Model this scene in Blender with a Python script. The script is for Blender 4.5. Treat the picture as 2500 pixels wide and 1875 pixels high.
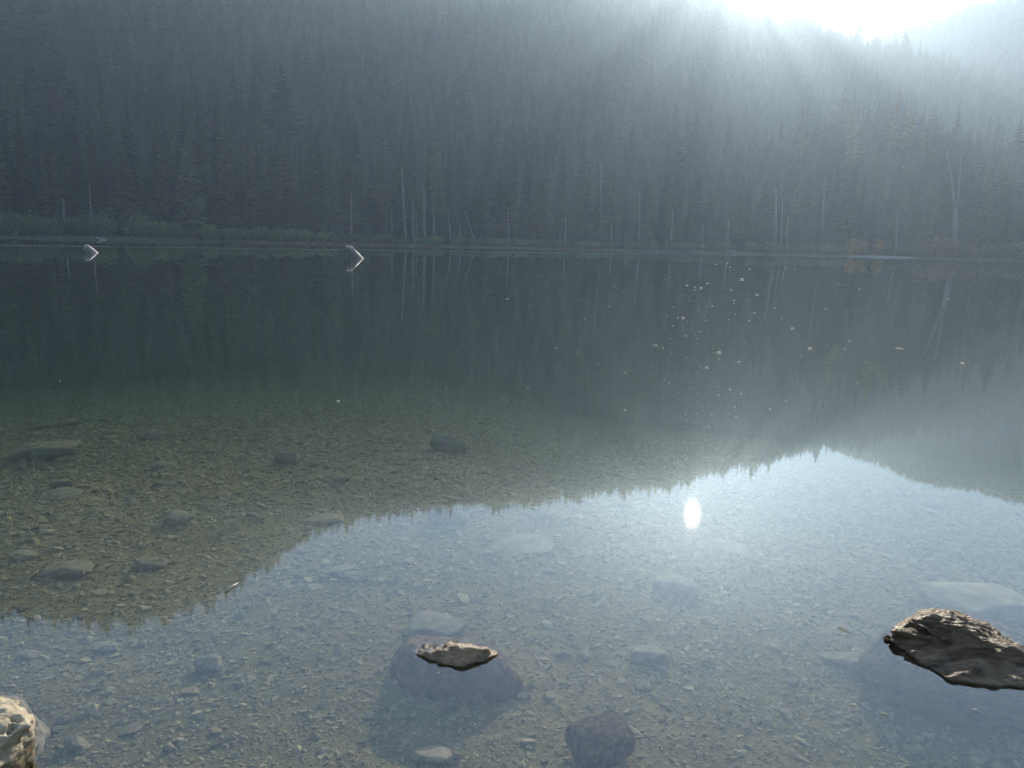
import bpy, bmesh, math, random
import numpy as np
from mathutils import Vector, Matrix, noise as mnoise

random.seed(7)
RNG = np.random.default_rng(7)
scene = bpy.context.scene
for o in list(bpy.data.objects):
    bpy.data.objects.remove(o)
COL = scene.collection
R = math.radians

# ------------------------------------------------------------------ camera
CAM_H = 1.30
PITCH, ROLL, FPX, PW, PH = R(10.45), R(1.45), 1850.0, 2500.0, 1875.0
F_ = np.array([0, math.cos(PITCH), -math.sin(PITCH)])
R0 = np.array([1.0, 0, 0]); U0 = np.array([0, math.sin(PITCH), math.cos(PITCH)])
R_ = math.cos(ROLL) * R0 + math.sin(ROLL) * U0
U_ = -math.sin(ROLL) * R0 + math.cos(ROLL) * U0
EYE = np.array([0, 0, CAM_H])
cd = bpy.data.cameras.new('camera'); cam = bpy.data.objects.new('camera', cd); COL.objects.link(cam)
cd.sensor_width = 36.0; cd.lens = 36.0 * FPX / PW; cd.clip_start = 0.05; cd.clip_end = 9000
cam.matrix_world = Matrix(((R_[0], U_[0], -F_[0], 0), (R_[1], U_[1], -F_[1], 0), (R_[2], U_[2], -F_[2], CAM_H), (0, 0, 0, 1)))
scene.camera = cam

# ------------------------------------------------------------------ sky, sun, exposure
SUN_EL, SUN_AZ = R(19.3), R(14.25)
world = bpy.data.worlds.new('World'); scene.world = world; world.use_nodes = True
wn, wl = world.node_tree.nodes, world.node_tree.links
wn.clear()
sky = wn.new('ShaderNodeTexSky'); sky.sky_type = 'NISHITA'; sky.sun_disc = False
sky.sun_elevation = SUN_EL; sky.sun_rotation = SUN_AZ
sky.air_density = 1.0; sky.dust_density = 0.0; sky.ozone_density = 1.6
bg = wn.new('ShaderNodeBackground'); bg.inputs['Strength'].default_value = 0.09
wo = wn.new('ShaderNodeOutputWorld')
wl.new(sky.outputs[0], bg.inputs[0]); wl.new(bg.outputs[0], wo.inputs[0])
ld = bpy.data.lights.new('sun', 'SUN'); ld.energy = 5.0; ld.angle = R(0.8); ld.color = (1.0, 0.90, 0.73)
sun = bpy.data.objects.new('sun', ld); COL.objects.link(sun)
SD = Vector((math.sin(SUN_AZ) * math.cos(SUN_EL), math.cos(SUN_AZ) * math.cos(SUN_EL), math.sin(SUN_EL)))
sun.rotation_euler = SD.to_track_quat('Z', 'Y').to_euler()
sun.location = (60, 200, 500)
vs = scene.view_settings
vs.view_transform = 'Standard'; vs.look = 'None'; vs.gamma = 1.0; vs.use_curve_mapping = False
vs.exposure = 1.24
cy = scene.cycles
cy.use_denoising = True
cy.max_bounces = 8; cy.diffuse_bounces = 2; cy.glossy_bounces = 3; cy.transmission_bounces = 3
cy.volume_bounces = 1; cy.transparent_max_bounces = 12
cy.caustics_reflective = False; cy.caustics_refractive = False
cy.blur_glossy = 0.0
cy.sample_clamp_direct = 0.0; cy.sample_clamp_indirect = 6.0

# ------------------------------------------------------------------ helpers
def ray(px, py):
    d = F_ * FPX + R_ * (px - PW / 2) + U_ * (PH / 2 - py)
    return d / np.linalg.norm(d)
def at_z(px, py, z=0.0):
    d = ray(px, py)
    return EYE + d * ((z - CAM_H) / d[2])
def azel(px, py):
    d = ray(px, py)
    return math.degrees(math.atan2(d[0], d[1])), math.degrees(math.asin(d[2]))

def tag(o, label=None, cat=None, group=None, kind=None):
    if label: o['label'] = label
    if cat: o['category'] = cat
    if group: o['group'] = group
    if kind: o['kind'] = kind
    return o
def mesh_obj(name, verts, faces, mat, parent=None, smooth=False, link=True):
    me = bpy.data.meshes.new(name)
    if isinstance(verts, np.ndarray): verts = verts.tolist()
    me.from_pydata(verts, [], faces)
    for m in (mat if isinstance(mat, (list, tuple)) else [mat]): me.materials.append(m)
    if smooth: me.polygons.foreach_set('use_smooth', [True] * len(me.polygons))
    me.update()
    o = bpy.data.objects.new(name, me)
    if link: COL.objects.link(o)
    if parent: o.parent = parent
    return o
def empty(name, loc, rz=0.0):
    o = bpy.data.objects.new(name, None); COL.objects.link(o)
    o.empty_display_size = 0.2; o.location = loc; o.rotation_euler = (0, 0, rz)
    return o
def copy_thing(src, loc, rz, scale):
    c = src.copy(); COL.objects.link(c)
    c.location = loc; c.rotation_euler = (0, 0, rz); c.scale = scale
    for ch in list(src.children):
        k = ch.copy(); COL.objects.link(k); k.parent = c
    return c

# ------------------------------------------------------------------ materials
def new_mat(name):
    m = bpy.data.materials.new(name); m.use_nodes = True
    nt = m.node_tree; nt.nodes.clear()
    out = nt.nodes.new('ShaderNodeOutputMaterial')
    return m, nt, out
def nd(nt, typ, **kw):
    n = nt.nodes.new(typ)
    for k, v in kw.items():
        if hasattr(n, k): setattr(n, k, v)
        else: n.inputs[k].default_value = v
    return n
def ramp(nt, stops):
    r = nt.nodes.new('ShaderNodeValToRGB')
    e = r.color_ramp.elements
    while len(e) < len(stops): e.new(0.5)
    for el, (p, c) in zip(e, stops):
        el.position = p; el.color = (*c, 1)
    return r
def noise_tex(nt, scale, detail=4, rough=0.6, coord='Object', stretch=None):
    tc = nt.nodes.new('ShaderNodeTexCoord')
    n = nt.nodes.new('ShaderNodeTexNoise'); n.inputs['Scale'].default_value = scale
    n.inputs['Detail'].default_value = detail; n.inputs['Roughness'].default_value = rough
    if stretch:
        mp = nt.nodes.new('ShaderNodeMapping'); mp.inputs['Scale'].default_value = stretch
        nt.links.new(tc.outputs[coord], mp.inputs[0]); nt.links.new(mp.outputs[0], n.inputs['Vector'])
    else:
        nt.links.new(tc.outputs[coord], n.inputs['Vector'])
    return n
def surface_mat(name, stops, scale=8, detail=5, bump=0.3, bump_scale=30, bump_dist=0.01, rough=0.8, spec=0.3, per_object=0.0, stretch=None, coord='Object', wet=False):
    m, nt, out = new_mat(name); L = nt.links
    n = noise_tex(nt, scale, detail, 0.65, coord, stretch)
    fac = n.outputs['Fac']
    if per_object:
        oi = nt.nodes.new('ShaderNodeObjectInfo')
        sub = nd(nt, 'ShaderNodeMath', operation='SUBTRACT'); sub.inputs[1].default_value = 0.5
        L.new(oi.outputs['Random'], sub.inputs[0])
        ma = nd(nt, 'ShaderNodeMath', operation='MULTIPLY_ADD'); ma.inputs[1].default_value = per_object
        L.new(sub.outputs[0], ma.inputs[0]); L.new(fac, ma.inputs[2]); fac = ma.outputs[0]
    r = ramp(nt, stops); L.new(fac, r.inputs[0])
    b = nt.nodes.new('ShaderNodeBsdfPrincipled')
    b.inputs['Roughness'].default_value = rough; b.inputs['Specular IOR Level'].default_value = spec
    L.new(r.outputs[0], b.inputs['Base Color'])
    if bump:
        n2 = noise_tex(nt, bump_scale, 6, 0.7, coord, stretch)
        bp = nt.nodes.new('ShaderNodeBump'); bp.inputs['Strength'].default_value = bump; bp.inputs['Distance'].default_value = bump_dist
        L.new(n2.outputs['Fac'], bp.inputs['Height']); L.new(bp.outputs[0], b.inputs['Normal'])
    if wet:
        geo = nt.nodes.new('ShaderNodeNewGeometry'); sp = nt.nodes.new('ShaderNodeSeparateXYZ'); L.new(geo.outputs['Position'], sp.inputs[0])
        nz = noise_tex(nt, 25, 4); wz = nd(nt, 'ShaderNodeMath', operation='MULTIPLY_ADD'); wz.inputs[1].default_value = -.010
        L.new(nz.outputs['Fac'], wz.inputs[0]); L.new(sp.outputs['Z'], wz.inputs[2])
        mr = nt.nodes.new('ShaderNodeMapRange'); mr.inputs['From Min'].default_value = -.004; mr.inputs['From Max'].default_value = .004
        L.new(wz.outputs[0], mr.inputs['Value'])
        mw = nd(nt, 'ShaderNodeMixRGB'); mw.inputs[1].default_value = (0.5, 0.5, 0.5, 1); mw.inputs[2].default_value = (1, 1, 1, 1); L.new(mr.outputs[0], mw.inputs[0])
        ml = nd(nt, 'ShaderNodeMixRGB', blend_type='MULTIPLY'); ml.inputs[0].default_value = 1; L.new(r.outputs[0], ml.inputs[1]); L.new(mw.outputs[0], ml.inputs[2]); L.new(ml.outputs[0], b.inputs['Base Color'])
        rr = nt.nodes.new('ShaderNodeMapRange'); rr.inputs['To Min'].default_value = .12; rr.inputs['To Max'].default_value = rough; L.new(mr.outputs[0], rr.inputs['Value']); L.new(rr.outputs[0], b.inputs['Roughness'])
        ms = nt.nodes.new('ShaderNodeMapRange'); ms.inputs['From Min'].default_value = -.006; ms.inputs['From Max'].default_value = -.001; ms.inputs['To Min'].default_value = 0.0; ms.inputs['To Max'].default_value = spec
        L.new(sp.outputs['Z'], ms.inputs['Value']); L.new(ms.outputs[0], b.inputs['Specular IOR Level'])
    L.new(b.outputs[0], out.inputs[0])
    return m
def leaf_mat(name, stops, transl=0.25, scale=0.5):
    m, nt, out = new_mat(name); L = nt.links
    n = noise_tex(nt, scale, 3, 0.6)
    oi = nt.nodes.new('ShaderNodeObjectInfo')
    ad = nd(nt, 'ShaderNodeMath', operation='MULTIPLY_ADD'); ad.inputs[1].default_value = 0.6; ad.inputs[2].default_value = -0.3
    L.new(oi.outputs['Random'], ad.inputs[0])
    ad2 = nd(nt, 'ShaderNodeMath', operation='ADD'); L.new(ad.outputs[0], ad2.inputs[0]); L.new(n.outputs['Fac'], ad2.inputs[1])
    r = ramp(nt, stops); L.new(ad2.outputs[0], r.inputs[0])
    d = nt.nodes.new('ShaderNodeBsdfDiffuse'); t = nt.nodes.new('ShaderNodeBsdfTranslucent')
    L.new(r.outputs[0], d.inputs[0]); L.new(r.outputs[0], t.inputs[0])
    mx = nt.nodes.new('ShaderNodeMixShader'); mx.inputs[0].default_value = transl
    L.new(d.outputs[0], mx.inputs[1]); L.new(t.outputs[0], mx.inputs[2]); L.new(mx.outputs[0], out.inputs[0])
    return m

M_NEEDLE = leaf_mat('conifer_needles', [(0.15, (0.016, 0.030, 0.019)), (0.5, (0.040, 0.066, 0.036)), (0.9, (0.11, 0.135, 0.06))])
M_GOLD = leaf_mat('sunlit_golden_needles', [(0.2, (0.10, 0.085, 0.03)), (0.5, (0.22, 0.17, 0.06)), (0.85, (0.36, 0.27, 0.10))], 0.35)  # yellowish needles with the orange sunlight put into their colour
M_CEDAR = leaf_mat('cedar_sprays', [(0.2, (0.10, 0.125, 0.055)), (0.5, (0.15, 0.18, 0.075)), (0.85, (0.22, 0.24, 0.10))], 0.3)
M_BARK = surface_mat('conifer_bark', [(0.3, (0.03, 0.026, 0.022)), (0.7, (0.07, 0.06, 0.052))], 2, bump=0, rough=0.95, spec=0.1)
M_SNAG = surface_mat('weathered_dead_wood', [(0.25, (0.10, 0.098, 0.09)), (0.55, (0.19, 0.185, 0.165)), (0.8, (0.27, 0.26, 0.235))], 1.2, bump=0, rough=0.9, spec=0.15, stretch=(3, 3, 0.4))
M_LOG = surface_mat('bleached_log', [(0.35, (0.15, 0.13, 0.11)), (0.5, (0.38, 0.345, 0.30)), (0.68, (0.60, 0.56, 0.50))], 5, bump=0.8, bump_scale=10, bump_dist=0.04, rough=0.6, spec=0.4, stretch=(4, 4, 0.5))
M_BUSH = leaf_mat('shrub_leaves', [(0.2, (0.08, 0.14, 0.065)), (0.5, (0.15, 0.225, 0.10)), (0.85, (0.23, 0.31, 0.13))], 0.3, 1.5)
M_BUSH_O = leaf_mat('autumn_leaves', [(0.2, (0.24, 0.12, 0.035)), (0.5, (0.42, 0.22, 0.06)), (0.85, (0.55, 0.34, 0.10))], 0.3, 1.5)
M_BUSH_R = leaf_mat('russet_leaves', [(0.2, (0.20, 0.115, 0.06)), (0.5, (0.34, 0.19, 0.10)), (0.85, (0.42, 0.26, 0.14))], 0.3, 1.5)
M_STONE = surface_mat('lake_stone', [(0.15, (0.10, 0.085, 0.056)), (0.4, (0.16, 0.137, 0.09)), (0.6, (0.23, 0.197, 0.13)), (0.85, (0.33, 0.285, 0.195))], 6, bump=0.5, bump_scale=40, bump_dist=0.006, rough=0.9, spec=0.04, per_object=0.3)
M_PEBBLE = surface_mat('gravel_stone', [(0.1, (0.17, 0.142, 0.075)), (0.5, (0.235, 0.197, 0.106)), (0.85, (0.285, 0.243, 0.137)), (1.0, (0.38, 0.33, 0.205))], 3, 2, bump=0, rough=0.95, spec=0.03, per_object=0.8)
M_ROCK_TAN = surface_mat('tan_rock', [(0.35, (0.09, 0.055, 0.03)), (0.5, (0.24, 0.155, 0.085)), (0.68, (0.46, 0.32, 0.19))], 14, 6, bump=1.0, bump_scale=30, bump_dist=0.02, rough=0.42, spec=0.6, wet=True)
M_ROCK_BROWN = surface_mat('brown_schist', [(0.33, (0.09, 0.055, 0.032)), (0.5, (0.30, 0.19, 0.11)), (0.68, (0.56, 0.40, 0.25))], 6, 9, stretch=(1.2, 3.2, 4.5), bump=1.0, bump_scale=18, bump_dist=0.07, rough=0.42, spec=0.5, wet=True)
M_ROCK_PALE = surface_mat('pale_rock', [(0.3, (0.22, 0.175, 0.115)), (0.5, (0.46, 0.38, 0.26)), (0.7, (0.66, 0.57, 0.42))], 11, 6, bump=0.8, bump_scale=26, bump_dist=0.015, rough=0.6, spec=0.4, wet=True)
M_TWIG = surface_mat('pale_twig', [(0.3, (0.30, 0.26, 0.2)), (0.7, (0.6, 0.56, 0.45))], 20, bump=0, rough=0.5, spec=0.5)
m, nt, out = new_mat('floating_leaf'); M_FLOAT = m
d = nd(nt, 'ShaderNodeBsdfDiffuse'); d.inputs[0].default_value = (0.78, 0.75, 0.66, 1)
t = nd(nt, 'ShaderNodeBsdfTranslucent'); t.inputs[0].default_value = (0.78, 0.74, 0.62, 1)
g = nd(nt, 'ShaderNodeBsdfGlossy'); g.inputs['Roughness'].default_value = 0.3
mx = nd(nt, 'ShaderNodeMixShader'); mx.inputs[0].default_value = 0.55
mx2 = nd(nt, 'ShaderNodeMixShader'); mx2.inputs[0].default_value = 0.12
nt.links.new(d.outputs[0], mx.inputs[1]); nt.links.new(t.outputs[0], mx.inputs[2])
nt.links.new(mx.outputs[0], mx2.inputs[1]); nt.links.new(g.outputs[0], mx2.inputs[2]); nt.links.new(mx2.outputs[0], out.inputs[0])

# ground: gravel bed and beach below, forest floor above
m, nt, out = new_mat('ground_soil'); M_GROUND = m; L = nt.links
geo = nt.nodes.new('ShaderNodeNewGeometry'); sx = nt.nodes.new('ShaderNodeSeparateXYZ'); L.new(geo.outputs['Position'], sx.inputs[0])
n1 = noise_tex(nt, 14, 8, 0.75); r1 = ramp(nt, [(0.3, (0.12, 0.10, 0.054)), (0.5, (0.215, 0.18, 0.097)), (0.72, (0.315, 0.266, 0.15))]); L.new(n1.outputs['Fac'], r1.inputs[0])
n1b = noise_tex(nt, 0.7, 4, 0.6); r1b = ramp(nt, [(0.35, (0.55, 0.62, 0.52)), (0.7, (1.1, 1.0, 0.9))]); L.new(n1b.outputs['Fac'], r1b.inputs[0])
mm = nd(nt, 'ShaderNodeMixRGB', blend_type='MULTIPLY'); mm.inputs[0].default_value = 1.0; L.new(r1.outputs[0], mm.inputs[1]); L.new(r1b.outputs[0], mm.inputs[2])
n2 = noise_tex(nt, 0.05, 6, 0.65); r2 = ramp(nt, [(0.3, (0.022, 0.032, 0.020)), (0.6, (0.045, 0.055, 0.032)), (0.85, (0.085, 0.085, 0.055))]); L.new(n2.outputs['Fac'], r2.inputs[0])
mr = nt.nodes.new('ShaderNodeMapRange'); mr.inputs['From Min'].default_value = 0.35; mr.inputs['From Max'].default_value = 0.9
L.new(sx.outputs['Z'], mr.inputs['Value'])
mg = nd(nt, 'ShaderNodeMixRGB'); L.new(mr.outputs[0], mg.inputs[0]); L.new(mm.outputs[0], mg.inputs[1]); L.new(r2.outputs[0], mg.inputs[2])
pb = nt.nodes.new('ShaderNodeBsdfPrincipled'); pb.inputs['Roughness'].default_value = 0.95; pb.inputs['Specular IOR Level'].default_value = 0.02
L.new(mg.outputs[0], pb.inputs['Base Color'])
nb = noise_tex(nt, 45, 6, 0.8); bp = nt.nodes.new('ShaderNodeBump'); bp.inputs['Strength'].default_value = 0.8; bp.inputs['Distance'].default_value = 0.012
L.new(nb.outputs['Fac'], bp.inputs['Height']); L.new(bp.outputs[0], pb.inputs['Normal']); L.new(pb.outputs[0], out.inputs[0])

# water: calm mirror surface over clear green-brown water
m, nt, out = new_mat('lake_water'); M_WATER = m; L = nt.links
geo = nt.nodes.new('ShaderNodeNewGeometry')
w1 = nt.nodes.new('ShaderNodeTexNoise'); w1.inputs['Scale'].default_value = 0.9; w1.inputs['Detail'].default_value = 3
mpw = nt.nodes.new('ShaderNodeMapping'); mpw.inputs['Scale'].default_value = (0.5, 1.2, 1)
L.new(geo.outputs['Position'], mpw.inputs[0]); L.new(mpw.outputs[0], w1.inputs['Vector'])
bpw = nt.nodes.new('ShaderNodeBump'); bpw.inputs['Strength'].default_value = 1.0; bpw.inputs['Distance'].default_value = 0.00015
L.new(w1.outputs['Fac'], bpw.inputs['Height'])
# a thin breeze line of ruffled water: band about a line through two places on the lake
A = at_z(700, 608); B = at_z(1500, 619)
dl = (B - A)[:2]; ln = np.linalg.norm(dl); nx_, ny_ = -dl[1] / ln, dl[0] / ln
vm = nd(nt, 'ShaderNodeVectorMath', operation='DOT_PRODUCT'); vm.inputs[1].default_value = (nx_, ny_, 0)
L.new(geo.outputs['Position'], vm.inputs[0])
off = nd(nt, 'ShaderNodeMath', operation='SUBTRACT'); off.inputs[1].default_value = float(nx_ * A[0] + ny_ * A[1]); L.new(vm.outputs['Value'], off.inputs[0])
wb = nt.nodes.new('ShaderNodeTexNoise'); wb.inputs['Scale'].default_value = 0.03; L.new(geo.outputs['Position'], wb.inputs['Vector'])
wob = nd(nt, 'ShaderNodeMath', operation='MULTIPLY_ADD'); wob.inputs[1].default_value = 3.0; L.new(wb.outputs['Fac'], wob.inputs[0]); L.new(off.outputs[0], wob.inputs[2])
wob2 = nd(nt, 'ShaderNodeMath', operation='SUBTRACT'); wob2.inputs[1].default_value = 1.36; L.new(wob.outputs[0], wob2.inputs[0])
ab = nd(nt, 'ShaderNodeMath', operation='ABSOLUTE'); L.new(wob2.outputs[0], ab.inputs[0])
band = nt.nodes.new('ShaderNodeMapRange'); band.inputs['From Min'].default_value = 0.35; band.inputs['From Max'].default_value = 1.3
band.inputs['To Min'].default_value = 0.30; band.inputs['To Max'].default_value = 0.009; L.new(ab.outputs[0], band.inputs['Value'])
gl = nt.nodes.new('ShaderNodeBsdfGlossy'); L.new(band.outputs[0], gl.inputs['Roughness']); gl.inputs[0].default_value = (1, 1, 1, 1)
L.new(bpw.outputs[0], gl.inputs['Normal'])
tr = nt.nodes.new('ShaderNodeBsdfTransparent')
fr = nt.nodes.new('ShaderNodeFresnel'); 
io = nd(nt, 'ShaderNodeMapRange'); io.inputs['To Min'].default_value = 1.36; io.inputs['To Max'].default_value = 1 / 1.36   # same mirror share from above and from below
L.new(geo.outputs['Backfacing'], io.inputs['Value']); L.new(io.outputs[0], fr.inputs['IOR'])
L.new(bpw.outputs[0], fr.inputs['Normal'])
fp = nd(nt, 'ShaderNodeMath', operation='POWER'); fp.inputs[1].default_value = 0.74; L.new(fr.outputs[0], fp.inputs[0])
mx = nt.nodes.new('ShaderNodeMixShader'); L.new(fp.outputs[0], mx.inputs[0]); L.new(tr.outputs[0], mx.inputs[1]); L.new(gl.outputs[0], mx.inputs[2])
L.new(mx.outputs[0], out.inputs['Surface'])
va = nt.nodes.new('ShaderNodeVolumeAbsorption'); va.inputs['Color'].default_value = (0.42, 0.62, 0.33, 1); va.inputs['Density'].default_value = 0.30
vsn = nt.nodes.new('ShaderNodeVolumeScatter'); vsn.inputs['Color'].default_value = (0.30, 0.55, 0.42, 1); vsn.inputs['Density'].default_value = 0.008; vsn.inputs['Anisotropy'].default_value = 0.4
av = nt.nodes.new('ShaderNodeAddShader'); L.new(va.outputs[0], av.inputs[0]); L.new(vsn.outputs[0], av.inputs[1]); L.new(av.outputs[0], out.inputs['Volume'])

# haze
m, nt, out = new_mat('morning_haze'); M_HAZE = m
hs_ = []   # fine blue air haze, plus warm forward-scattering dust added for the sun glow
for c_, dn_, g_ in (((0.56, 0.76, 0.98, 1), 0.00053, 0.38), ((1.0, 0.80, 0.60, 1), 0.000055, 0.83)):
    pv = nt.nodes.new('ShaderNodeVolumePrincipled'); pv.inputs['Color'].default_value = c_
    pv.inputs['Density'].default_value = dn_; pv.inputs['Anisotropy'].default_value = g_; hs_.append(pv)
ah = nt.nodes.new('ShaderNodeAddShader'); nt.links.new(hs_[0].outputs[0], ah.inputs[0]); nt.links.new(hs_[1].outputs[0], ah.inputs[1])
nt.links.new(ah.outputs[0], out.inputs['Volume'])

# ------------------------------------------------------------------ terrain
AZF = np.array([-180, -130, -100, -70, -50, -36, -34.3, -29.8, -27.7, -25.4, -22.3, -20.3, -17.9, -15.1, -13.7, -12.3, -9.1, -5.5, 1.8, 5.5, 9, 11.5, 14.2, 17.5, 19.9, 21.7, 24.4, 27.6, 30.4, 33, 40, 60, 100, 140, 180])
ELF = np.array([7, 7, 9, 15, 21, 23.4, 24.0, 25.2, 25.7, 25.7, 24.8, 23.8, 22.6, 21.2, 20.6, 20.3, 19.9, 19.7, 19.2, 18.7, 18.1, 17.5, 16.8, 15.7, 14.8, 14.0, 13.3, 11.9, 11.3, 10.4, 9, 9, 8, 7, 7])
def E_ridge(a): return np.interp(a, AZF, ELF) - 0.5
def D_ridge(a): return np.interp(a, [-180, -60, -20, 10, 35, 180], [900, 880, 900, 980, 1000, 950])
def D_shore(a): return np.interp(a, [-180, -100, -60, -34, -20, -8, 0, 10, 20, 29, 34, 60, 100, 180], [120, 120, 150, 200, 215, 240, 262, 285, 330, 312, 290, 240, 120, 120])
def E_far(a): return np.interp(a, [-180, 15, 22, 24.4, 26.8, 28.6, 30.7, 33, 35.4, 42, 180], [6, 8, 12.3, 13.4, 13.9, 14.5, 14.95, 14.8, 15.2, 15.5, 8]) + 1.1
def E_spur(a): return np.interp(a, [14, 17, 20, 23, 25.4, 27, 29, 31, 33, 40], [4.0, 4.9, 6.0, 7.0, 7.2, 6.6, 5.9, 5.0, 4.3, 3.5])

az_f = np.arange(-52, 52.001, 0.25)
az_b = np.concatenate([np.arange(-180, -52, 4.0), np.arange(56, 180.1, 4.0)])
AZ = np.sort(np.concatenate([az_f, az_b]))
RR = np.concatenate([[0.0, 0.4, 0.8], np.geomspace(1.15, 14, 190), np.geomspace(14.3, 190, 80), np.geomspace(192, 420, 130)[0:], np.geomspace(426, 1560, 96)])
def sm(x): x = np.clip(x, 0, 1); return x * x * (3 - 2 * x)
BEDR = [0, 1.0, 1.75, 2.2, 3, 4, 6, 8, 11, 16, 26, 45]
BEDZ = [0.12, 0.0, -0.095, -0.145, -0.215, -0.29, -0.45, -0.65, -1.00, -1.65, -3.1, -4.8]
H = np.zeros((len(AZ), len(RR)))
for i, a in enumerate(AZ):
    Ds, Dr = float(D_shore(a)), float(D_ridge(a))
    kd = 1 + 0.55 * float(sm((a + 8) / 18.0)) if abs(a) < 60 else 1.0
    bz_ = [z * (1 + (kd - 1) * float(sm((r_ - 3.2) / 3.0))) for r_, z in zip(BEDR, BEDZ)]
    hr = math.tan(R(float(E_ridge(a)))) * Dr
    nat = lambda r: 5 + (hr - 5) * ((r - Ds - 45) / (Dr - Ds - 45)) ** 1.08
    rs = max(430.0, Ds + 110)
    wS = float(sm((a - 12) / 6.0)) if a < 60 else 0.0
    hs = (1 - wS) * nat(rs) + wS * math.tan(R(float(E_spur(a)))) * rs
    hs2 = (1 - wS) * nat(rs + 110) + wS * (hs * 0.86)
    hm = (1 - wS) * nat(780) + wS * (0.60 * hs2 + 0.40 * hr)
    hf = math.tan(R(float(E_far(a)))) * 1300
    pr = BEDR + [Ds - 70, Ds - 18, Ds - 4, Ds, Ds + 4, Ds + 14, Ds + 45, rs, rs + 110, 780, Dr, Dr + 110, 1170, 1300, 1430, 1560]
    pz = [max(-5.2, q) for q in bz_] + [-5.0, -1.3, -0.18, 0, 0.5, 1.3, 5.0, hs, hs2, hm, hr, hr * 0.8, min(hr * 0.75, hf * 0.7), hf, hf * 0.75, hf * 0.4]
    zf = np.interp(RR, pr, pz)
    zb = np.interp(RR, [0, 3, 15, 60, 200, 900, 1300, 1560], [0.12, 0.3, 1.2, 4, 12, 95, 120, 60])
    wB = float(sm((abs(a) - 62) / 45.0))
    H[i] = zf * (1 - wB) + zb * wB
# smooth a little in azimuth and radius beyond the shore, add undulation
far = RR > 470
Hs = H.copy()
for _ in range(6):
    Hs[:, 1:-1] = 0.25 * Hs[:, :-2] + 0.5 * Hs[:, 1:-1] + 0.25 * Hs[:, 2:]
H = np.where(far[None, :], Hs, H)
AZr = np.radians(AZ)
XX = np.sin(AZr)[:, None] * RR[None, :]; YY = np.cos(AZr)[:, None] * RR[None, :]
for i in range(len(AZ)):
    fine = -52 <= AZ[i] <= 52
    for j in range(len(RR)):
        r = RR[j]; x, y = XX[i, j], YY[i, j]
        if r < 14:
            if fine:
                H[i, j] += 0.016 * min(1, r / 2) * mnoise.noise((x * 2.2, y * 2.2, 1)) + 0.009 * mnoise.noise((x * 6, y * 6, 3)) + 0.03 * min(1, r / 6) * mnoise.noise((x * .6, y * .6, 9))
        elif r < D_shore(AZ[i]) - 5:
            H[i, j] += 0.25 * mnoise.noise((x * .2, y * .2, 5)) * min(1, (r - 14) / 20)
        elif r > D_shore(AZ[i]) + 20 and fine:
            k = min(1, (r - D_shore(AZ[i]) - 20) / 150)
            crest = 0.35 if abs(r - D_ridge(AZ[i])) < 120 or abs(r - 1300) < 100 else 1.0
            H[i, j] += k * crest * (9 * mnoise.noise((x * .012, y * .012, 2)) + 4 * mnoise.noise((x * .03, y * .03, 6)))
        if abs(r - D_shore(AZ[i])) < 18:
            H[i, j] += 0.12 * mnoise.noise((x * .09, y * .09, 8))
H[:, 0] = 0.12
def zat(x, y):
    x = np.asarray(x, float); y = np.asarray(y, float)
    a = np.degrees(np.arctan2(x, y)); r = np.hypot(x, y)
    i = np.clip(np.searchsorted(AZ, a) - 1, 0, len(AZ) - 2); j = np.clip(np.searchsorted(RR, r) - 1, 0, len(RR) - 2)
    u = np.clip((a - AZ[i]) / (AZ[i + 1] - AZ[i]), 0, 1); v = np.clip((r - RR[j]) / (RR[j + 1] - RR[j]), 0, 1)
    return (H[i, j] * (1 - u) + H[i + 1, j] * u) * (1 - v) + (H[i, j + 1] * (1 - u) + H[i + 1, j + 1] * u) * v
TT = np.concatenate([np.geomspace(1.2, 30, 500), np.geomspace(30.2, 1550, 1400)])
def hit(px, py):
    d = ray(px, py); p = EYE[None] + TT[:, None] * d[None]
    below = p[:, 2] < zat(p[:, 0], p[:, 1])
    k = int(np.argmax(below)) if below.any() else -1
    return p[k]
def polar(a, r): return math.sin(R(a)) * r, math.cos(R(a)) * r

nA, nR = H.shape
V = np.stack([XX, YY, H], -1).reshape(-1, 3)
ii, jj = np.meshgrid(np.arange(nA - 1), np.arange(1, nR - 1), indexing='ij')
q = np.stack([ii * nR + jj, ii * nR + jj + 1, (ii + 1) * nR + jj + 1, (ii + 1) * nR + jj], -1).reshape(-1, 4)
faces = q[:, ::-1].tolist()
faces += [(0, i * nR + 1, (i + 1) * nR + 1)[::-1] for i in range(nA - 1)]
g = mesh_obj('ground', V, faces, M_GROUND, smooth=True); tag(g, kind='structure')

# water body: a closed box, top at z = 0
def box(name, x0, x1, y0, y1, z0, z1, mat):
    v = [(x0, y0, z0), (x1, y0, z0), (x1, y1, z0), (x0, y1, z0), (x0, y0, z1), (x1, y0, z1), (x1, y1, z1), (x0, y1, z1)]
    f = [(0, 3, 2, 1), (4, 5, 6, 7), (0, 1, 5, 4), (1, 2, 6, 5), (2, 3, 7, 6), (3, 0, 4, 7)]
    return mesh_obj(name, v, f, mat)
w = box('water', -420, 420, -3.0, 420, -6.3, 0.0, M_WATER); tag(w, kind='structure')
hz = box('haze', -1600, 1600, -1600, 1600, -7.3, float(H.max()) + 45, M_HAZE); tag(hz, kind='stuff')

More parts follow.
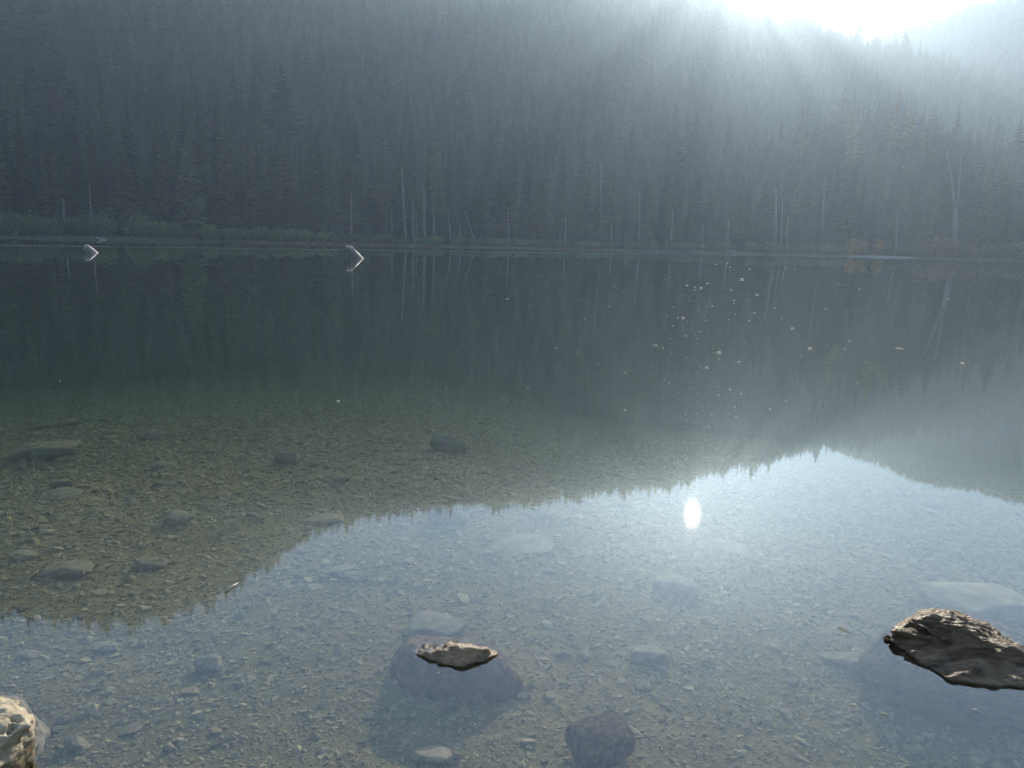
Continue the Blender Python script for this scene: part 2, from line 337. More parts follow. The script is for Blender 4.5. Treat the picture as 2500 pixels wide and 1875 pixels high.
# ------------------------------------------------------------------ trees
def tube(path, radii, n=6, V=None, Fc=None):
    V = [] if V is None else V; Fc = [] if Fc is None else Fc
    b = len(V); path = [Vector(p) for p in path]
    for k, p in enumerate(path):
        t = (path[min(k + 1, len(path) - 1)] - path[max(k - 1, 0)]).normalized()
        s = t.cross(Vector((0.3, 1, 0.1))).normalized(); u = t.cross(s)
        for i in range(n):
            an = 2 * math.pi * i / n
            V.append(tuple(p + (s * math.cos(an) + u * math.sin(an)) * radii[k]))
    for k in range(len(path) - 1):
        for i in range(n):
            Fc.append((b + k * n + i, b + k * n + (i + 1) % n, b + (k + 1) * n + (i + 1) % n, b + (k + 1) * n + i))
    Fc.append(tuple(b + i for i in range(n))[::-1]); e = b + (len(path) - 1) * n
    Fc.append(tuple(e + i for i in range(n)))
    return V, Fc
def crown_geo(h, rad, rnd, base=0.12, levels=30, nb=6, ragged=0.3, power=0.85):
    V, Fc = [], []
    lean = rnd.uniform(-.01, .01)
    for l in range(levels):
        t = l / (levels - 1)
        z = h * (base + (1 - base) * (t ** 0.93)) * 1.0
        env = rad * ((1 - t) ** power) + 0.02 * rad
        if t < 0.12: env *= 0.55 + 3.5 * t
        k = nb if t < .8 else max(4, nb - 1)
        a0 = rnd.uniform(0, 6.28)
        for b in range(k):
            if rnd.random() < ragged * 0.4: continue
            a = a0 + 6.283 * b / k + rnd.uniform(-.3, .3)
            ln = env * rnd.uniform(1 - ragged, 1 + ragged * .6)
            ca, sa = math.cos(a), math.sin(a)
            droop = rnd.uniform(.22, .5) * (1 - .75 * t)
            wv = ln * rnd.uniform(.16, .26) + 0.12
            zz = z + rnd.uniform(-.4, .4) * h / levels
            P = []
            for s, dz, wk in ((0.04, 0, .35), (0.40, -.35 * droop, 1.0), (0.74, -.85 * droop, .85), (1.0, -.95 * droop, .05)):
                cx = lean * zz + ca * ln * s; cyy = sa * ln * s; cz = zz + ln * dz
                wj = wv * wk * rnd.uniform(.7, 1.25)
                P.append(((cx - sa * wj, cyy + ca * wj, cz - wj * .55), (cx, cyy, cz), (cx + sa * wj * 1.05, cyy - ca * wj * 1.05, cz - wj * .6)))
            o = len(V)
            for p in P: V.extend(p)
            for s in range(3):
                x = o + 3 * s
                Fc.append((x, x + 1, x + 4, x + 3)); Fc.append((x + 1, x + 2, x + 5, x + 4))
            # a hanging spray under the branch
            m_ = P[1][1]; m2 = P[2][1]
            o = len(V); V.extend([m_, m2, ((m_[0] + m2[0]) / 2, (m_[1] + m2[1]) / 2, min(m_[2], m2[2]) - wv * .9)]); Fc.append((o, o + 1, o + 2))
    o = len(V); V.extend([(-.18, 0, h * .95), (.18, 0, h * .95), (0, 0, h * 1.02), (0, .18, h * .95), (0, -.18, h * .95)])
    Fc.extend([(o, o + 1, o + 2), (o + 3, o + 4, o + 2)])
    return V, Fc
def trunk_geo(h, r0, rnd):
    return tube([(0, 0, -1.2), (0, 0, h * .25), (rnd.uniform(-.1, .1), rnd.uniform(-.1, .1), h * .6), (0, 0, h * .97)], [r0 * 1.15, r0 * .9, r0 * .5, 0.03], 7)

TREE_SRC = []
def tree_source(h, rad, seed, mat=M_NEEDLE, **kw):
    rnd = random.Random(seed)
    cv, cf = crown_geo(h, rad, rnd, **kw); tv, tf = trunk_geo(h, h * .011, rnd)
    return (cv, cf, tv, tf, mat)
def tree_from(src):
    cv, cf, tv, tf, mat = src
    e = empty('conifer_tree', (0, 0, 0))
    mesh_obj('crown', cv, cf, mat, e); mesh_obj('trunk', tv, tf, M_BARK, e, smooth=True)
    return e
def joined(src, name):
    cv, cf, tv, tf, mat = src
    n = len(cv); o = mesh_obj(name, cv + tv, cf + [tuple(i + n for i in f) for f in tf], [mat, M_BARK], link=False)
    for p in o.data.polygons:
        if p.index >= len(cf): p.material_index = 1
    return o
SRC = [tree_source(30, 3.6, 11, base=.10, levels=38, nb=7), tree_source(30, 3.0, 12, base=.18, levels=40, nb=6, ragged=.4),
       tree_source(30, 4.3, 13, base=.08, levels=36, nb=7, power=.7), tree_source(30, 2.6, 14, base=.25, levels=36, nb=6, ragged=.45),
       tree_source(30, 3.4, 15, base=.32, levels=30, nb=6, ragged=.5), tree_source(30, 3.9, 16, base=.14, levels=34, nb=6, ragged=.55, power=1.0)]
roots = []
def put_tree(k, x, y, h, label, group, wide=1.0, src=None):
    z = float(zat(x, y)) - 0.2
    key = k if src is None else src
    s = h / 30.0
    if key not in put_tree.first:
        e = tree_from(SRC[k] if src is None else EXTRA[src]); put_tree.first[key] = e
        e.location = (x, y, z); e.scale = (s * wide, s * wide, s); e.rotation_euler = (0, 0, random.uniform(0, 6.28))
    else:
        e = copy_thing(put_tree.first[key], (x, y, z), random.uniform(0, 6.28), (s * wide, s * wide, s))
    tag(e, label, 'conifer tree', group)
    return e
put_tree.first = {}
EXTRA = {'gold': tree_source(30, 4.6, 31, M_GOLD, base=.12, levels=26, nb=6, ragged=.5, power=.9),
         'cedar': tree_source(30, 4.4, 33, M_CEDAR, base=.05, levels=40, nb=8, ragged=.35, power=.6),
         'spruce': tree_source(30, 5.2, 35, M_NEEDLE, base=.06, levels=22, nb=6, ragged=.4, power=.9)}
# the row of forest trees that stands on the far shore
spots = []
tries = 0
while len(spots) < 230 and tries < 20000:
    tries += 1
    a = random.uniform(-37.5, 36.5); Ds = float(D_shore(a))
    r = Ds + 9 + 62 * random.random() ** 1.5
    x, y = polar(a, r)
    if all((x - p[0]) ** 2 + (y - p[1]) ** 2 > 5.4 ** 2 for p in spots): spots.append((x, y, a))
for (x, y, a) in spots:
    h = random.uniform(19, 35) if a < -12 else random.uniform(16, 30)
    lab, grp = (('dark green conifer in the forest edge behind the green shrubs of the left shore', 'conifers behind the left shore') if a < -14 else
                ('dark conifer in the hazy forest edge behind the pale dead trunks of the middle shore', 'conifers behind the middle shore') if a < 12 else
                ('dark conifer in the haze behind the right shore with the sandy spit', 'conifers behind the right shore'))
    put_tree(random.randrange(6), x, y, h, lab, grp, random.uniform(.9, 1.75))
def tree_at_top(px, py, r, src, label, wide=1.0, group=None):
    a, el = azel(px, py); x, y = polar(a, r)
    h = CAM_H + r * math.tan(R(el)) - float(zat(x, y)) + .2
    return put_tree(0, x, y, max(h, 8), label, group, wide, src)
tree_at_top(455, 318, 217, 'cedar', 'lighter yellowish green conifer standing out of the dark forest edge behind low green shrubs', 1.1)
tree_at_top(2198, 199, 425, 'gold', 'taller sunlit golden conifer on the crest above the pale forked dead tree')
tree_at_top(2229, 218, 428, 'gold', 'shorter sunlit golden conifer just right of the tallest golden one on the crest')
tree_at_top(2258, 262, 424, 'gold', 'small sunlit golden conifer at the low right end of the golden clump')
tree_at_top(2092, 256, 420, 'gold', 'lone dull golden conifer standing left of the golden clump on the slope')
tree_at_top(2346, 241, 418, 'spruce', 'dark ragged spruce standing alone on the crest above the forked dead tree')
tree_at_top(2418, 285, 420, 'spruce', 'broad dark spruce on the crest right of the lone ragged spruce', 1.15)
tree_at_top(2375, 312, 424, 'spruce', 'small dark spruce tucked beside the lone ragged spruce on the crest')
tree_at_top(2451, 304, 426, 'spruce', 'narrow dark spruce right beside the broad one on the crest', .7)
tree_at_top(2487, 322, 422, 'spruce', 'rightmost short dark spruce on the crest at the picture edge', .9)

# the forest beyond: instanced on points
def instancer(name, pts, rots, scls, idx, protos):
    me = bpy.data.meshes.new(name); me.from_pydata([tuple(p) for p in pts], [], [])
    for nm, arr in (('rot', rots), ('scl', scls)):
        at = me.attributes.new(nm, 'FLOAT_VECTOR', 'POINT'); at.data.foreach_set('vector', np.asarray(arr, np.float32).ravel())
    at = me.attributes.new('idx', 'INT', 'POINT'); at.data.foreach_set('value', np.asarray(idx, np.int32))
    o = bpy.data.objects.new(name, me); COL.objects.link(o)
    ng = bpy.data.node_groups.new(name + '_scatter', 'GeometryNodeTree')
    ng.interface.new_socket('Geometry', in_out='INPUT', socket_type='NodeSocketGeometry')
    ng.interface.new_socket('Geometry', in_out='OUTPUT', socket_type='NodeSocketGeometry')
    N, L = ng.nodes, ng.links
    gi, go = N.new('NodeGroupInput'), N.new('NodeGroupOutput')
    iop = N.new('GeometryNodeInstanceOnPoints'); jn = N.new('GeometryNodeJoinGeometry')
    for p in reversed(protos):
        oi = N.new('GeometryNodeObjectInfo'); oi.inputs['Object'].default_value = p; oi.inputs['As Instance'].default_value = True
        L.new(oi.outputs['Geometry'], jn.inputs[0])
    def attr(nm, typ):
        a = N.new('GeometryNodeInputNamedAttribute'); a.data_type = typ; a.inputs['Name'].default_value = nm
        return a.outputs['Attribute']
    L.new(gi.outputs[0], iop.inputs['Points']); L.new(jn.outputs[0], iop.inputs['Instance'])
    iop.inputs['Pick Instance'].default_value = True
    L.new(attr('idx', 'INT'), iop.inputs['Instance Index']); L.new(attr('rot', 'FLOAT_VECTOR'), iop.inputs['Rotation']); L.new(attr('scl', 'FLOAT_VECTOR'), iop.inputs['Scale'])
    L.new(iop.outputs[0], go.inputs[0])
    md = o.modifiers.new('scatter', 'NODES'); md.node_group = ng
    return o
protos = [joined(s, 'forest_tree') for s in SRC]
pts, sc_ = [], []
n = 17000
a = RNG.uniform(-44, 44, n); u = RNG.uniform(0, 1, n)
r = np.sqrt(u * (1080 ** 2 - 200 ** 2) + 200 ** 2)
keep = r > D_shore(a) + 62 + RNG.uniform(-8, 8, n)
a, r = a[keep], r[keep]
x = np.sin(np.radians(a)) * r; y = np.cos(np.radians(a)) * r
hh = RNG.uniform(13, 25, len(r)) * np.where(RNG.random(len(r)) < .15, .6, 1) * np.where(RNG.random(len(r)) < .14, 1.45, 1)
n2 = 7000
a2 = RNG.uniform(16, 44, n2); r2 = RNG.uniform(1100, 1350, n2)
x2 = np.sin(np.radians(a2)) * r2; y2 = np.cos(np.radians(a2)) * r2; h2 = RNG.uniform(7, 15, n2)
x = np.concatenate([x, x2]); y = np.concatenate([y, y2]); hh = np.concatenate([hh, h2])
z = zat(x, y) - .3
ss = hh / 30; wd = np.exp(RNG.normal(.38, .25, len(x)))
rot = np.stack([np.zeros_like(x), np.zeros_like(x), RNG.uniform(0, 6.28, len(x))], -1)
fo = instancer('forest', np.stack([x, y, z], -1), rot, np.stack([ss * wd, ss * wd, ss], -1), RNG.integers(0, 6, len(x)), protos)
tag(fo, kind='stuff')

# ------------------------------------------------------------------ dead trees on the shore
def snag_geo(h, r0, dx, rnd, stubs=9):
    path, rad = [], []
    for k in range(7):
        t = k / 6; path.append((dx * t + rnd.uniform(-.06, .06) * r0 * 6, rnd.uniform(-.05, .05) * r0 * 6, -.6 + (h + .6) * t)); rad.append(r0 * (1.1 - .75 * t))
    tv, tf = tube(path, rad, 7); bv, bf = [], []
    for s in range(stubs):
        t = rnd.uniform(.15, .95); a = rnd.uniform(0, 6.28); ln = rnd.uniform(.4, 1.6) * (1.2 - t) * max(.6, h / 14)
        p = Vector((dx * t, 0, h * t)); dv = Vector((math.cos(a), math.sin(a), rnd.uniform(-.5, .3)))
        tube([p, p + dv * ln * .6, p + dv * ln + Vector((0, 0, -.15 * ln))], [r0 * .28, r0 * .2, r0 * .08], 4, bv, bf)
    return tv, tf, bv, bf
def snag(x0, y0, x1, y1, label, group=None, thick=5.0, rr=None):
    """pale dead trunk: (x0, y0) where its foot shows, (x1, y1) its tip"""
    a, el = azel(x0, y0)
    if rr is None:
        Ds = float(D_shore(a))
        p = hit(x0, y0); rr = Ds + 5.5 if y0 > 500 else max(float(np.hypot(p[0], p[1])) * .94, Ds + 5.5)
    x, y = polar(a, rr); z = float(zat(x, y)); a1, el1 = azel(x1, y1)
    h = max(CAM_H + rr * math.tan(R(el1)) - z, 2.0); dx = math.tan(R(a1 - a)) * rr
    rnd = random.Random(int(x0 * 7 + y1))
    tv, tf, bv, bf = snag_geo(h, thick * rr / FPX * .5, dx, rnd)
    e = empty('dead_tree', (x, y, z), -R(a)); mesh_obj('trunk', tv, tf, M_SNAG, e, smooth=True); mesh_obj('branch_stubs', bv, bf, M_SNAG, e)
    return tag(e, label, 'dead tree', group)
GRP = 'pale dead trunks along the far shore'; LAB = 'pale bare dead trunk standing among the dark conifers on the far shore'
for (x0, y0, x1, y1, th, lab) in [
        (957, 566, 956, 509, 4, 'short thin dead trunk between the straight one and the tall bent one'),
        (991, 571, 981, 405, 6, 'tallest dead trunk of the middle shore cluster, bending at its foot'),
        (1010, 574, 1007, 488, 6, 'ragged dead trunk left of the thickest one in the middle shore cluster'),
        (1018, 574, 1016, 520, 4, 'thin short dead trunk squeezed against the left of the thickest one'),
        (1060, 574, 1059, 470, 5, 'slim straight dead trunk just right of the thickest one in the cluster'),
        (1124, 579, 1123, 545, 5, 'short dead stump between the two left leaning dead trunks'),
        (1242, 579, 1241, 508, 4, 'dead trunk standing alone right of the steeply leaning one'),
        (1380, 585, 1381, 530, 4, 'small dead trunk midway along the shore behind the thin pale flat log'),
        (1494, 577, 1493, 550, 4, 'very short dead stump near the short forked grey stump'),
        (1563, 590, 1561, 466, 4, 'slender dead trunk behind the long pale shore log, left end'),
        (1640, 592, 1642, 511, 5, 'dead trunk behind the middle of the long pale shore log'),
        (1715, 596, 1716, 545, 4, 'small dead trunk just right of the long pale shore log'),
        (1778, 601, 1779, 536, 5, 'dead trunk right above the antler shaped driftwood'),
        (1909, 596, 1910, 486, 4, 'thin dead trunk close to the right of the tall greenish one'),
        (1923, 594, 1923, 528, 6, 'short stout dead trunk, rightmost of the trio with the tall greenish one'),
        (222, 527, 217, 446, 4, 'thin dead trunk among the conifers behind the largest green shrub'),
        (1341, 482, 1340, 441, 4, 'small dead trunk on the lower slope, right one of a pair'),
        (1288, 466, 1287, 442, 3.5, 'small dead trunk on the lower slope, left one of a pair'),
        (1469, 466, 1468, 394, 4, 'dead trunk on the lower slope above the short forked grey stump'),
        (2015, 490, 2014, 432, 4, 'dead trunk on the slope left of the golden conifers')]:
    snag(x0, y0, x1, y1, lab, GRP, th)
snag(857, 566, 857, 466, 'straight pale dead trunk nearest the slanting log that stands in the lake', thick=6)
snag(1036, 583, 1034, 455, 'thickest pale dead trunk in the middle of the shore cluster, its foot splayed', thick=9)
snag(1103, 577, 1093, 515, 'slim pale dead trunk leaning slightly left on the far shore', thick=5)
snag(1164, 560, 1134, 515, 'thin dead trunk leaning steeply to the left on the far shore', thick=4)
snag(1893, 598, 1893, 455, 'tall pale greenish dead trunk below the brightest haze on the far shore', thick=9)
snag(154, 536, 154, 483, 'short broken pale stump rising behind the left green shrubs', thick=6)
snag(2187, 614, 2191, 515, 'slender white trunk behind the small sandy spit beside the orange shrub', thick=5)
snag(1087, 68, 1086, 30, 'lone white dead trunk high on the forested slope', thick=3.5)
snag(916, 268, 915, 195, 'white dead trunk halfway up the forested slope', thick=5)
snag(1535, 604, 1529, 578, 'short forked grey stump on the far shore mud', thick=6)
# the tall forked dead tree
a, el = azel(2333, 590); rr = float(D_shore(a)) + 8; fx, fy = polar(a, rr); fz = float(zat(fx, fy))
def rel(px, py):
    a1, e1 = azel(px, py); return (math.tan(R(a1 - a)) * rr, 0, CAM_H + rr * math.tan(R(e1)) - fz)
e = empty('forked_dead_tree', (fx, fy, fz), -R(a))
ftrunk = [(0, 0, -.6), rel(2333, 560), rel(2333, 512)]
tv, tf = tube(ftrunk, [1.05, .85, .68], 8); mesh_obj('trunk', tv, tf, M_SNAG, e, smooth=True)
for pl in ([(2332, 516), (2327, 470), (2318, 410), (2309, 363)], [(2335, 516), (2340, 460), (2345, 405), (2347, 372)]):
    pp = [rel(*q) for q in pl]; pp = [(q[0], .15 * i, q[2]) for i, q in enumerate(pp)]
    tv, tf = tube(pp, [.50, .40, .28, .12], 7); lb = mesh_obj('limb', tv, tf, M_SNAG, e, smooth=True)
tag(e, 'tall pale dead tree forking into two bare limbs above russet shrubs', 'dead tree')

# ------------------------------------------------------------------ shrubs on the shore
def shrub(px, wpx, hpx, mat, label, group=None, back=4.5, seed=0):
    a, _ = azel(px, 590); r = float(D_shore(a)) + back; x, y = polar(a, r); z = float(zat(x, y)) - .1
    W, Hh = wpx * r / FPX, hpx * r / FPX
    rnd = random.Random(seed + int(px)); V, Fc = [], []
    lobes = [(rnd.uniform(-.4, .4) * W, rnd.uniform(-.25, .25) * W, rnd.uniform(.3, .62) * Hh, rnd.uniform(.17, .30)) for _ in range(9)]
    for k in range(1500):
        lx, ly, lz, lr = rnd.choice(lobes)
        v = Vector((rnd.gauss(0, 1), rnd.gauss(0, 1), rnd.gauss(0, 1))).normalized() * (rnd.uniform(.55, 1.05))
        p = Vector((lx + v.x * lr * W * .75, ly + v.y * lr * W * .75, max(.05, lz + v.z * Hh * .40)))
        s = rnd.uniform(.14, .30)
        d1 = Vector((rnd.gauss(0, 1), rnd.gauss(0, 1), rnd.gauss(0, .6))).normalized() * s; d2 = v.cross(d1).normalized() * s * .8 if v.cross(d1).length > 1e-4 else Vector((0, 0, s))
        o = len(V); V += [tuple(p - d1), tuple(p + d2), tuple(p + d1 * 1.2), tuple(p - d2)]; Fc.append((o, o + 1, o + 2, o + 3))
    e = empty('shrub', (x, y, z), -R(a)); mesh_obj('foliage', V, Fc, mat, e)
    sv, sf = [], []
    for (lx, ly, lz, lr) in lobes:
        tube([(lx * .3, ly * .3, -.3), (lx * .7, ly * .7, lz * .6), (lx, ly, lz)], [.07, .05, .03], 4, sv, sf)
    mesh_obj('stems', sv, sf, M_BARK, e)
    return tag(e, label, 'shrub', group)
ORD = ['first', 'second', 'third', 'fourth', 'fifth', 'sixth', 'seventh', 'eighth', 'ninth', 'tenth', 'eleventh', 'twelfth', 'thirteenth', 'fourteenth', 'fifteenth', 'sixteenth']
G1 = 'green shrubs along the left shore'; L1 = 'rounded green shrub in the row above the grey strip of left shore'
for (px, wp, hp) in [(-10, 90, 46), (30, 85, 50), (85, 90, 46), (165, 95, 44), (225, 100, 46), (355, 90, 44), (400, 85, 40), (475, 85, 38), (530, 80, 30), (585, 70, 30), (130, 70, 36), (435, 70, 34)]:
    shrub(px, wp, hp, M_BUSH, '%s green shrub from the left in the row above the grey left shore' % ORD[[-10, 30, 85, 130, 165, 225, 355, 400, 435, 475, 530, 585].index(px)], G1)
shrub(295, 150, 62, M_BUSH, 'largest rounded green shrub of the left shore row, above the small slanting stick')
G2 = 'low brush at the foot of the middle forest'; L2 = 'low dull green brush at the foot of the forest on the middle shore'
for kb, (px, wp, hp) in enumerate([(650, 85, 34), (715, 85, 32), (780, 90, 28), (860, 100, 26), (950, 100, 24), (1040, 100, 22), (1140, 110, 22), (1240, 110, 22), (1340, 110, 20), (1450, 100, 20), (1560, 100, 22), (1660, 100, 24), (1760, 90, 28), (1860, 90, 30), (1950, 90, 26), (2030, 80, 24)]):
    shrub(px, wp, hp, M_BUSH, '%s low brush clump from the left at the foot of the middle forest' % ORD[kb], G2)
shrub(2115, 78, 40, M_BUSH_O, 'small orange autumn shrub at the left end of the sandy spit')
shrub(2200, 100, 34, M_BUSH, 'low green shrub between the orange shrub and the russet ones')
shrub(2285, 105, 50, M_BUSH_R, 'russet autumn shrub left of the foot of the forked dead tree', back=5.5)
shrub(2362, 100, 46, M_BUSH_R, 'russet autumn shrub right of the foot of the forked dead tree', back=5.5)
shrub(2435, 95, 36, M_BUSH, 'green shrub right of the russet shrubs by the small white driftwood')
shrub(2500, 90, 40, M_BUSH, 'green shrub at the far right end of the shore')

# sandy spit and left beach: low lens-shaped banks
def bank(name, pxs, wid, hgt, mat, back):
    V, Fc = [], []
    for i, px in enumerate(pxs):
        t = i / (len(pxs) - 1); a, _ = azel(px, 600); r = float(D_shore(a)) + back
        k = math.sin(math.pi * min(max(t, .02), .98)) ** .6
        for s in range(7):
            u = s / 6 - .5; x, y = polar(a, r + u * wid * k)
            V.append((x, y, -.25 + (hgt + .25) * k * (1 - (2 * u) ** 2) + .05 * mnoise.noise((x * .5, y * .5, 0))))
    for i in range(len(pxs) - 1):
        for s in range(6):
            b = i * 7 + s; Fc.append((b, b + 7, b + 8, b + 1))
    return mesh_obj(name, V, Fc, mat, smooth=True)
M_SAND = surface_mat('shore_sand', [(0.3, (0.20, 0.19, 0.16)), (0.7, (0.34, 0.32, 0.27))], 1.5, bump=0, rough=.9)
M_MUD = surface_mat('shore_mud', [(0.3, (0.045, 0.056, 0.036)), (0.7, (0.09, 0.10, 0.07))], 0.6, bump=0, rough=1.0, spec=0.0)
tag(bank('sand_spit', list(range(2055, 2262, 8)), 9, .55, M_SAND, -4), kind='structure')
tag(bank('mud_beach', list(range(-60, 640, 12)), 10, .75, M_MUD, -2), kind='structure')

# ------------------------------------------------------------------ logs
def log_geo(L_, r0, r1, seed, rings=22, n=14, jag=.25):
    V, Fc = [], []
    for k in range(rings):
        t = k / (rings - 1); rad = r0 + (r1 - r0) * t
        for i in range(n):
            an = 6.283 * i / n
            rr_ = rad * (1 + .22 * mnoise.noise((math.cos(an) * 1.6, math.sin(an) * 1.6, t * 2 + seed)) + .10 * mnoise.noise((math.cos(an) * 5, math.sin(an) * 5, t * 3 + seed)))
            z = L_ * t + (jag * L_ * max(0, t - .8) * 5 * mnoise.noise((math.cos(an) * 1.5 + 7, math.sin(an) * 1.5, seed)) if t > .8 else 0)
            V.append((rr_ * math.cos(an), rr_ * math.sin(an), z))
    for k in range(rings - 1):
        for i in range(n):
            Fc.append((k * n + i, k * n + (i + 1) % n, (k + 1) * n + (i + 1) % n, (k + 1) * n + i))
    V += [(0, 0, 0), (0, 0, L_ * .93)]
    for i in range(n):
        Fc.append((len(V) - 2, (i + 1) % n, i)); b = (rings - 1) * n; Fc.append((len(V) - 1, b + i, b + (i + 1) % n))
    return V, Fc
def lake_log(base, tip, thick, label, seed, r=None, taper=.8, depth=0.25, name='driftwood_log'):
    """a log that rises out of the water: base and tip as seen, in the plane facing the shore"""
    b = at_z(*base); a, _ = azel(*base); rr = float(np.hypot(b[0], b[1]))
    if r: rr = r; b = np.array([*polar(a, r), 0.0])
    a1, e1 = azel(*tip); tp = Vector((*polar(a1, rr - depth), CAM_H + rr * math.tan(R(e1))))
    dv = tp - Vector(b); ln = dv.length; dv.normalize()
    st = Vector(b) - dv * ln * .5
    V, Fc = log_geo(ln * 1.5, thick * rr / FPX / 2, thick * rr / FPX / 2 * taper, seed)
    o = mesh_obj(name, V, Fc, M_LOG, smooth=True)
    o.location = st; o.rotation_mode = 'QUATERNION'; o.rotation_quaternion = dv.to_track_quat('Z', 'Y')
    return tag(o, label, 'log')
lake_log((876, 631), (850, 603), 18, 'bleached slanting log rising from the lake in front of the pale dead trunks', 3)
lake_log((226, 617), (209, 602), 17, 'short stubby bleached log poking out of the lake near the left shore', 9)
lake_log((254, 586), (236, 580), 4, 'thin pale stick slanting out of the water below the left mud beach', 5)
def shore_log(p0, p1, thick, label, back=-1.0, seed=1):
    pts_ = []
    for p in (p0, p1):
        a, e1 = azel(*p); r = float(D_shore(a)) + back; pts_.append(Vector((*polar(a, r), max(.12, CAM_H + r * math.tan(R(e1))))))
    dv = pts_[1] - pts_[0]; ln = dv.length
    r = pts_[0].length
    V, Fc = log_geo(ln, thick * r / FPX / 2, thick * r / FPX / 3, seed)
    o = mesh_obj('driftwood_log', V, Fc, M_SNAG, smooth=True); o.location = pts_[0]; o.rotation_mode = 'QUATERNION'; o.rotation_quaternion = dv.to_track_quat('Z', 'Y')
    return tag(o, label, 'log')
shore_log((1572, 613), (1692, 616), 4, 'long pale log lying along the middle shore under the haze', seed=2)
shore_log((1145, 602), (1218, 605), 3.5, 'thin pale log lying flat at the water edge on the middle shore', seed=3)
shore_log((762, 570), (782, 570), 3, 'short white log end lying in the brush left of the middle shore', back=6, seed=4)
e = None
for k, (p0, p1) in enumerate([((1770, 619), (1797, 612)), ((1774, 612), (1790, 619))]):
    if k == 0: e = shore_log(p0, p1, 4, 'antler shaped pale driftwood at the water edge by the glints', seed=6)
    else:
        c = shore_log(p0, p1, 3, 'x', seed=7); mw = c.matrix_basis.copy()
        del c['label'], c['category']; c.name = 'branch'; c.parent = e; c.matrix_parent_inverse = e.matrix_basis.inverted()
shore_log((2356, 633), (2374, 628), 5, 'small white driftwood at the water edge by the right green shrub', seed=8)

